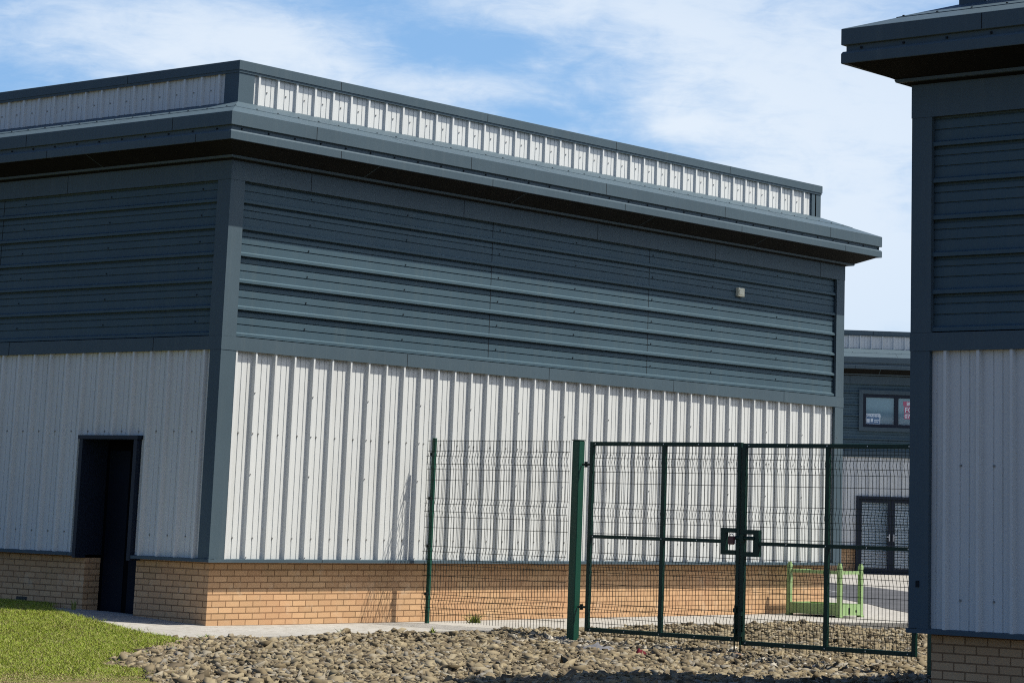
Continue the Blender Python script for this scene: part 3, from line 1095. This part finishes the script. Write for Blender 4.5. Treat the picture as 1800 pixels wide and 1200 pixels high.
# broken stone: every stone a cut and squashed block
bm_v = np.array([(-1, -1, -1), (1, -1, -1), (1, 1, -1), (-1, 1, -1), (-1, -1, 1), (1, -1, 1), (1, 1, 1), (-1, 1, 1)], float)
bm_f = np.array([(3, 2, 1), (3, 1, 0), (4, 5, 6), (4, 6, 7), (0, 1, 5), (0, 5, 4), (1, 2, 6), (1, 6, 5), (2, 3, 7), (2, 7, 6), (3, 0, 4), (3, 4, 7)])
NST = 320000
x = rng.uniform(-10, 14, NST)
y = rng.uniform(-13, -1.45, NST)
zg = z_ground(x, y)
front = -1.72 + 0.10*np.sin(x*2.1) + 0.06*np.sin(x*5.3+1) + rng.normal(0, 0.05, NST)
front = np.where(x > 10, -1.75-(x-10)*0.58, front)
keep = (y < front) & in_view(x, y, zg) & ~in_poly(x, y, LAWN)
keep &= ~((x > RX-0.05) & (y < RY+0.05))
x, y, zg = x[keep], y[keep], zg[keep]
ns = len(x)
gate_near = np.exp(-((x-3.3)/1.6)**2)*sm((-2.0-y)/0.8)
size = rng.lognormal(math.log(0.027), 0.36, ns)*(1+0.35*gate_near)
size = np.clip(size, 0.008, 0.068)
edge = np.clip((front[keep]-y)/0.25, 0.35, 1)
size *= edge
sc = np.stack([size*rng.uniform(0.9, 1.6, ns), size*rng.uniform(0.7, 1.1, ns), size*rng.uniform(0.18, 0.60, ns)], 1)
a1 = rng.uniform(0, 2*math.pi, ns)
tilt = np.clip(rng.normal(0, 0.45, ns), -0.85, 0.85)
V = np.repeat(bm_v[None], ns, 0)
V = V*np.stack([np.ones((ns, 8)), np.ones((ns, 8)), np.ones((ns, 8))], -1)
V = V + rng.uniform(-0.72, 0.72, (ns, 8, 3))*np.array([1, 1, 0.65])
top = rng.uniform(0.5, 1.0, (ns, 1, 2))
V[:, 4:, :2] *= top
V[:, :4, :2] *= rng.uniform(0.7, 1.1, (ns, 1, 2))
V *= 0.78
V = V*sc[:, None, :]
ca, sa = np.cos(tilt)[:, None], np.sin(tilt)[:, None]
V = np.stack([V[..., 0]*ca-V[..., 2]*sa, V[..., 1], V[..., 0]*sa+V[..., 2]*ca], -1)
ca, sa = np.cos(a1)[:, None], np.sin(a1)[:, None]
V = np.stack([V[..., 0]*ca-V[..., 1]*sa, V[..., 0]*sa+V[..., 1]*ca, V[..., 2]], -1)
lift = rng.uniform(0.0, 0.045, ns)*edge + 0.02*np.clip(wob(x, y, 2.2), -0.5, 1)*edge
V += np.stack([x, y, zg+lift+sc[:, 2]*0.35], 1)[:, None, :]
F = (bm_f[None]+8*np.arange(ns)[:, None, None]).reshape(-1, 3)
pale = rng.random(ns) < 0.85*np.exp(-(((x-3.45)/0.6)**2+((y+2.95)/0.45)**2)) + 0.22*gate_near*np.exp(-((x-3.1)/0.8)**2)
tag(raw_mesh('rubble', V.reshape(-1, 3), F, ['stone', 'stone_pale'], np.repeat(pale.astype(int), 12)), 'angular brown broken stone spread over the ground by the gate', 'broken stone')


# grass: single blades
def blades(n, x, y, z, h, w, lean):
    a = rng.uniform(0, 2*math.pi, n)
    b = rng.uniform(0, 2*math.pi, n)
    px_, py_ = np.cos(a)*w*0.5, np.sin(a)*w*0.5
    base = np.stack([x, y, z], 1)
    mid = base + np.stack([np.cos(b)*lean*h*0.35, np.sin(b)*lean*h*0.35, h*0.6], 1)
    tip = base + np.stack([np.cos(b)*lean*h, np.sin(b)*lean*h, h], 1)
    side = np.stack([px_, py_, np.zeros(n)], 1)
    V = np.stack([base-side, base+side, mid+side*0.7, mid-side*0.7, tip], 1)
    f1 = np.array([(0, 1, 2), (0, 2, 3), (3, 2, 4)])
    F = (f1[None]+5*np.arange(n)[:, None, None]).reshape(-1, 3)
    return V.reshape(-1, 3), F


NG = 1250000
x = rng.uniform(-11, 0.1, NG)
y = rng.uniform(-8.2, 7, NG)
z = z_lawn(x, y)
pol = [(a, b) for a, b in LAWN]
jr = 0.03+0.10*rng.random(NG)**3
jx, jy = x+rng.normal(0, 1, NG)*jr, y+rng.normal(0, 1, NG)*jr
keep = in_poly(jx, jy, pol) & in_view(x, y, z)
dry = 0.5+0.5*wob(x, y, 1.4)
bare = sm((-0.59*(x+7.7)-0.81*(y+6.2)+0.12*wob(x, y, 2.0)+0.42)/0.35)*sm((x+7.75)/0.5)
keep &= rng.random(NG) > bare*0.9
x, y, z, dry = x[keep], y[keep], z[keep], dry[keep]
n = len(x)
h = rng.uniform(0.009, 0.029, n)*(0.85+0.5*rng.random(n))
ff = -0.59*(x+7.7)-0.81*(y+6.2)+0.12*wob(x, y, 2.0)
front_dry = sm((ff+1.25)/1.05)
h *= 1-0.55*front_dry
V, F = blades(n, x, y, z-0.004, h, rng.uniform(0.0035, 0.0075, n), rng.uniform(0.4, 1.6, n))
patch = np.clip(wob(x*0.9+3, y*1.1, 3.1), 0, 1)
isdry = (rng.random(n) < 0.04+0.14*dry+0.30*patch+0.60*front_dry)
tag(raw_mesh('grass', V, F, ['blade', 'dry'], np.repeat(isdry.astype(int), 3)), 'short bright green grass on the bank left of the doorway path', 'grass')


# weeds rooted at the path edges: each one a small tuft
def weed(loc, hgt, spread, nb, label, mat='weed'):
    n_ = nb
    r_ = rng.uniform(0, spread*0.3, n_)
    a_ = rng.uniform(0, 6.28, n_)
    Vw, Fw = blades(n_, r_*np.cos(a_), r_*np.sin(a_), np.zeros(n_), rng.uniform(0.4, 1.0, n_)*hgt, rng.uniform(0.010, 0.022, n_), rng.uniform(0.3, 1.5, n_)*spread/hgt*0.6)
    o_ = raw_mesh('weed', Vw, Fw, [mat], None, None)
    o_.location = loc
    return tag(o_, label, 'weed', 'weeds along the path edge')


weed((-1.75, -2.02, -0.03), 0.10, 0.20, 90, 'bushiest weed, where the lawn, path and broken stone meet')
weed((0.55, -1.78, -0.02), 0.10, 0.10, 16, 'thin weed sprouting from the path edge between the building corner and fence post')
weed((2.15, -1.74, -0.02), 0.09, 0.14, 22, 'low weed at the path edge just left of the slim fence post')
weed((4.5, -0.32, 0.0), 0.14, 0.34, 60, 'yellow-green weed against the brickwork behind the left gate leaf')
weed((3.35, -1.95, -0.03), 0.08, 0.2, 30, 'flat weed in the stones in front of the slim fence post')
weed((-0.10, 2.35, 0.10), 0.14, 0.12, 18, 'pale leafy weed at the top edge of the lawn near the doorway')

# ------------------------------------------------------------------ mesh fence and gate (all in the plane x = FX)
FX = 3.70
ZTOP, ZB = 2.385, 0.03
BENDS = (2.12, 1.50, 0.88, 0.26)


def bend_x(z):
    for c in BENDS:
        if abs(z-c) < 0.12:
            return -0.035*(1-abs(z-c)/0.12)
    return 0.0


def wire_panel(name, y0, y1, z0, z1, x0, parent):
    """welded mesh with V beads: a wire every 50 mm, cross wires in groups at the beads"""
    mb = MB()
    zs_ = [z0, z1]
    for c in BENDS:
        for d in (-0.12, 0.0, 0.12):
            if z0 < c+d < z1:
                zs_.append(c+d)
    zs_ = sorted(set(zs_))
    n_ = int(abs(y1-y0)/0.05)
    for i in range(n_+1):
        yy = y0+(y1-y0)*(i+0.5)/(n_+1)
        for a, b in zip(zs_, zs_[1:]):
            mb.bar((x0+bend_x(a), yy, a), (x0+bend_x(b), yy, b), 0.0031)
    cross = [z1-0.012]
    for c in BENDS:
        cross += [c+0.12, c+0.05, c-0.05, c-0.12, c-0.26]
    for c in cross:
        if z0 < c < z1:
            mb.bar((x0+bend_x(c)-0.006, y0, c), (x0+bend_x(c)-0.006, y1, c), 0.0042)
    return mb.build(name, 'wire', parent)


def square_post(mb, xc, yc, w, z0, z1):
    mb.box((xc-w/2, yc-w/2, z0), (xc+w/2, yc+w/2, z1))


PY = -0.19
fence = tag(empty('mesh_fence', (FX, PY, 0)), 'green wire mesh fence panel with a slim end post beside the brick wall', 'fence')


def local(o):
    """give a part built in world coordinates its place under its parent"""
    o.matrix_parent_inverse = o.parent.matrix_world.inverted()
    return o


bpy.context.view_layer.update()
mb = MB()
square_post(mb, FX, PY, 0.050, -0.05, 2.40)
mb.box((FX-0.028, PY-0.028, 2.40), (FX+0.028, PY+0.028, 2.412))
local(mb.build('post', 'post_green', fence, bevel=0.006))
local(wire_panel('wire_panel', PY+0.07, -2.60, ZB, ZTOP, FX-0.045, fence))
for z_ in (2.2, 1.62, 1.0, 0.38):
    mb = MB()
    mb.box((FX-0.056, PY-0.022, z_-0.02), (FX-0.025, PY+0.022, z_+0.02))
    mb.bar((FX-0.062, PY, z_), (FX-0.072, PY, z_), 0.008, n=6)
    local(mb.build('clip', 'wire', fence))

posts = []
for (yy, zb_, lab) in ((-2.695, -0.17, 'thick green square gate post standing between the mesh fence and the gate'),
                       (-7.97, -0.26, 'green gate post half hidden behind the building at the right')):
    ge_ = tag(empty('gate_post', (FX, yy, zb_)), lab, 'gate post', 'square posts the gate hangs on')
    posts.append(ge_)
bpy.context.view_layer.update()
for i, (ge_, yy, zb_) in enumerate(((posts[0], -2.695, -0.17), (posts[1], -7.97, -0.26))):
    mb = MB()
    square_post(mb, FX, yy, 0.116, zb_, 2.385)
    local(mb.build('shaft', 'post_green', ge_, bevel=0.008))
    mb = MB()
    mb.box((FX-0.061, yy-0.061, 2.386), (FX+0.061, yy+0.061, 2.397))
    local(mb.build('cap', 'green', ge_))
    mb = MB()
    mb.box((FX-0.13, yy-0.13, zb_+0.012), (FX+0.13, yy+0.13, zb_+0.03))
    for a in (-1, 1):
        for b in (-1, 1):
            mb.bar((FX+a*0.10, yy+b*0.10, zb_+0.03), (FX+a*0.10, yy+b*0.10, zb_+0.06), 0.014, n=6)
    local(mb.build('base_plate', 'galv', ge_))

leaves = []
for lab in ('left leaf of the green mesh gate, hung beside the thick post', 'right leaf of the green mesh gate, running behind the shaded building'):
    leaves.append(tag(empty('gate_leaf', (FX, -2.92 if not leaves else -7.74, 0.04)), lab, 'gate', 'two leaves of the mesh gate'))
bpy.context.view_layer.update()
FWD = 0.052
for i, lf in enumerate(leaves):
    ya, yb = ((-2.90, -5.265), (-5.285, -7.74))[i]
    zb_, zt_ = (0.035, 2.375) if i == 0 else (0.0, 2.365)
    ymid = (ya+yb)/2
    x0, x1 = FX-FWD/2, FX+FWD/2
    mb = MB()
    fy = sorted((ya, yb))
    mb.box((x0, ya-FWD, zb_), (x1, ya, zt_))
    mb.box((x0, yb, zb_), (x1, yb+FWD, zt_))
    mb.box((x0, yb+FWD, zt_-FWD), (x1, ya-FWD, zt_))
    mb.box((x0, yb+FWD, zb_), (x1, ya-FWD, zb_+FWD))
    local(mb.build('frame', 'green', lf, bevel=0.004))
    mb = MB()
    mb.box((x0+0.003, ymid-FWD/2, zb_+FWD), (x1-0.003, ymid+FWD/2, zt_-FWD))
    local(mb.build('centre_stile', 'green', lf))
    zm = 1.20 if i == 0 else 1.185
    mb = MB()
    lo_, hi_ = (yb+0.27, ya-FWD) if i == 0 else (yb+FWD, ya-0.24)
    mb.box((x0+0.004, ymid+FWD/2, zm-0.022), (x1-0.004, hi_, zm+0.022))
    mb.box((x0+0.004, lo_, zm-0.022), (x1-0.004, ymid-FWD/2, zm+0.022))
    local(mb.build('middle_rail', 'green', lf))
    local(wire_panel('wire_panel', ya-FWD*0.3, yb+FWD*0.3, zb_-0.05, zt_-0.03, x1+0.012, lf))
    # lock box: a frame of flat bar against the meeting stile
    mb = MB()
    if i == 0:
        L0, L1, Z0, Z1 = yb+0.052, yb+0.275, 1.045, 1.36
        mb.box((x0-0.004, L1-0.07, Z0), (x1+0.004, L1, Z1))
        mb.box((x0-0.004, L0, Z1-0.055), (x1+0.004, L1-0.07, Z1))
        mb.box((x0-0.004, L0, Z0), (x1+0.004, L1-0.07, Z0+0.055))
        lk = mb.build('lock_frame', 'green', lf)
        local(lk)
    else:
        L1, L0, Z0, Z1 = ya-0.052, ya-0.265, 1.03, 1.345
        mb.box((x0-0.004, L0, Z0), (x1+0.004, L0+0.08, Z1))
        mb.box((x0-0.004, L0+0.08, Z1-0.055), (x1+0.004, L1, Z1))
        mb.box((x0-0.004, L0+0.08, Z0), (x1+0.004, L1, Z0+0.055))
        local(mb.build('lock_frame', 'green', lf))
        mb = MB()
        mb.bar((FX-0.02, L0+0.06, 1.245), (FX-0.02, ya+0.09, 1.245), 0.024, n=8)
        mb.box((FX-0.05, ya-0.055, 1.20), (FX-0.03, ya+0.0, 1.29))
        local(mb.build('slide_bolt', 'green', lf))
    # drop bolt
    mb = MB()
    yd = yb+0.03 if i == 0 else ya-0.035
    mb.bar((FX-0.045, yd, zb_+0.42), (FX-0.045, yd, -0.16), 0.010, n=6)
    mb.box((FX-0.06, yd-0.02, zb_+0.10), (FX-0.026, yd+0.02, zb_+0.15))
    mb.box((FX-0.06, yd-0.02, zb_+0.34), (FX-0.026, yd+0.02, zb_+0.39))
    local(mb.build('drop_bolt', 'green', lf))
    # hinges
    yh = ya if i == 0 else yb
    dr = 1 if i == 0 else -1
    for z_ in (2.09, 0.33):
        mb = MB()
        mb.bar((FX, yh-0.03*dr, z_), (FX, yh+0.135*dr, z_), 0.014, n=6)
        mb.bar((FX, yh+0.075*dr, z_-0.035), (FX, yh+0.075*dr, z_+0.035), 0.022, n=8)
        local(mb.build('hinge', 'wire', lf))
    # bright panel clips along the rails
    for fr in (0.04, 0.27, 0.5, 0.73, 0.96):
        for z_ in (zt_-0.026, zm, zb_+0.026):
            yy = ya+(yb-ya)*fr
            if z_ == zm and not (lo_+0.02 < yy < hi_-0.02):
                continue
            mb = MB()
            mb.bar((x0-0.008, yy, z_), (x0+0.004, yy, z_), 0.008, n=6)
            local(mb.build('rail_bolt', 'galv', lf))

# padlock on the bolt
pl = tag(empty('padlock', (FX-0.05, -5.17, 1.18)), 'dark red padlock hanging inside the lock frame of the gate', 'padlock')
bpy.context.view_layer.update()
mb = MB()
mb.box((FX-0.065, -5.215, 1.165), (FX-0.035, -5.115, 1.265))
local(mb.build('body', 'padlock', pl, bevel=0.012))
mb = MB()
for i in range(10):
    a0, a1_ = math.pi*i/10, math.pi*(i+1)/10
    mb.bar((FX-0.05, -5.165+0.028*math.cos(a0), 1.262+0.03*math.sin(a0)), (FX-0.05, -5.165+0.028*math.cos(a1_), 1.262+0.03*math.sin(a1_)), 0.006, n=6)
local(mb.build('shackle', 'galv', pl))

# ------------------------------------------------------------------ green stillage beside the end of the wall
SX0, SY0, SX1, SY1, SH = 12.10, -1.11, 12.76, -0.09, 0.79
st = tag(empty('stillage', (SX0, SY0, 0.0)), 'lime green steel stillage frame standing on the concrete by the wall end', 'stillage')
bpy.context.view_layer.update()
mb = MB()
mb.box((SX0+0.03, SY0+0.03, 0.07), (SX1-0.03, SY1-0.03, 0.09))
local(mb.build('deck', 'lime', st))
mb = MB()
mb.box((SX0+0.001, SY0+0.04, 0.03), (SX0+0.035, SY1-0.04, 0.20))
mb.box((SX1-0.035, SY0+0.04, 0.03), (SX1-0.001, SY1-0.04, 0.20))
mb.box((SX0+0.04, SY0+0.001, 0.03), (SX1-0.04, SY0+0.035, 0.20))
mb.box((SX0+0.04, SY1-0.035, 0.03), (SX1-0.04, SY1-0.001, 0.20))
local(mb.build('tray_side', 'lime', st))
mb = MB()
mb.box((SX0+0.24, SY0-0.004, 0.05), (SX0+0.28, SY0+0.001, 0.145))
local(mb.build('fork_slot', 'seal', st))
mb = MB()
mb.box((SX0+0.44, SY0-0.004, 0.08), (SX0+0.47, SY0+0.001, 0.11))
local(mb.build('fork_slot', 'seal', st))
PW = 0.068
for px_ in (SX0, SX1-PW):
    for py_ in (SY0, SY1-PW):
        if px_ > SX0 and py_ > SY0:
            continue
        mb = MB()
        mb.box((px_, py_, 0.03), (px_+PW, py_+PW, SH))
        mb.box((px_+0.01, py_+0.01, SH), (px_+PW-0.01, py_+PW-0.01, SH+0.035))
        mb.box((px_-0.012, py_-0.012, 0.0), (px_+PW+0.012, py_+PW+0.012, 0.03))
        local(mb.build('leg', 'lime', st, bevel=0.004))
for (a, b) in (((SX0+PW, SY0+0.02), (SX1-PW, SY0+0.06)), ((SX0+PW, SY1-0.06), (SX1-PW, SY1-0.02)), ((SX0+0.02, SY0+PW), (SX0+0.06, SY1-PW))):
    mb = MB()
    mb.box((a[0], a[1], SH-0.13), (b[0], b[1], SH-0.08))
    local(mb.build('top_rail', 'lime', st))

# ------------------------------------------------------------------ litter in the stones
def crumpled(name, loc, sx_, sy_, hgt, mat, label, seed):
    r_ = np.random.default_rng(seed)
    n_ = 11
    mb = MB()
    hh = r_.uniform(0, 1, (n_, n_))
    hh = (hh+np.roll(hh, 1, 0)+np.roll(hh, 1, 1))/3
    for layer in (0, 1):
        base = len(mb.v)
        for i in range(n_):
            for j in range(n_):
                u, v_ = i/(n_-1)-0.5, j/(n_-1)-0.5
                k_ = 1-0.35*abs(u*v_)*4*r_.random()
                mb.v.append((u*sx_*k_, v_*sy_*k_, hh[i, j]*hgt*(1.2-2*max(abs(u), abs(v_))) - 0.004*layer))
        for i in range(n_-1):
            for j in range(n_-1):
                a = base+i*n_+j
                q = (a, a+n_, a+n_+1, a+1)
                mb.f.append(q if layer == 0 else q[::-1])
                mb.m.append(0)
    o_ = mb.build(name, mat, smooth=True)
    o_.location = loc
    o_.rotation_euler = (0, 0, r_.uniform(0, 3))
    return o_


tag(crumpled('rag', (2.35, -4.85, -0.10), 0.15, 0.10, 0.09, 'rag', 'small dark red rag lying in the stones before the left gate leaf', 3), 'small dark red rag lying in the stones before the left gate leaf', 'rag')
tag(crumpled('plastic_sheet', (2.30, -4.25, -0.10), 0.50, 0.26, 0.13, 'tarp', '', 5), 'crumpled grey plastic sheet lying in the stones below the left gate leaf', 'plastic sheet')
mb = MB()
for i in range(14):
    u0, u1 = i/14, (i+1)/14
    f_ = lambda u: (FX-0.12-0.10*math.sin(u*math.pi), -4.95-0.70*u, -0.115-0.02*math.cos(u*6.28))
    a, b = f_(u0), f_(u1)
    mb.hexa([(a[0]-0.035, a[1], a[2]), (a[0]+0.035, a[1], a[2]), (b[0]+0.035, b[1], b[2]), (b[0]-0.035, b[1], b[2]),
             (a[0]-0.035, a[1], a[2]+0.015), (a[0]+0.035, a[1], a[2]+0.015), (b[0]+0.035, b[1], b[2]+0.015), (b[0]-0.035, b[1], b[2]+0.015)])
tag(mb.build('metal_strip', 'rust'), 'curved rusty metal strip on the stones under the drop bolts', 'metal strip')
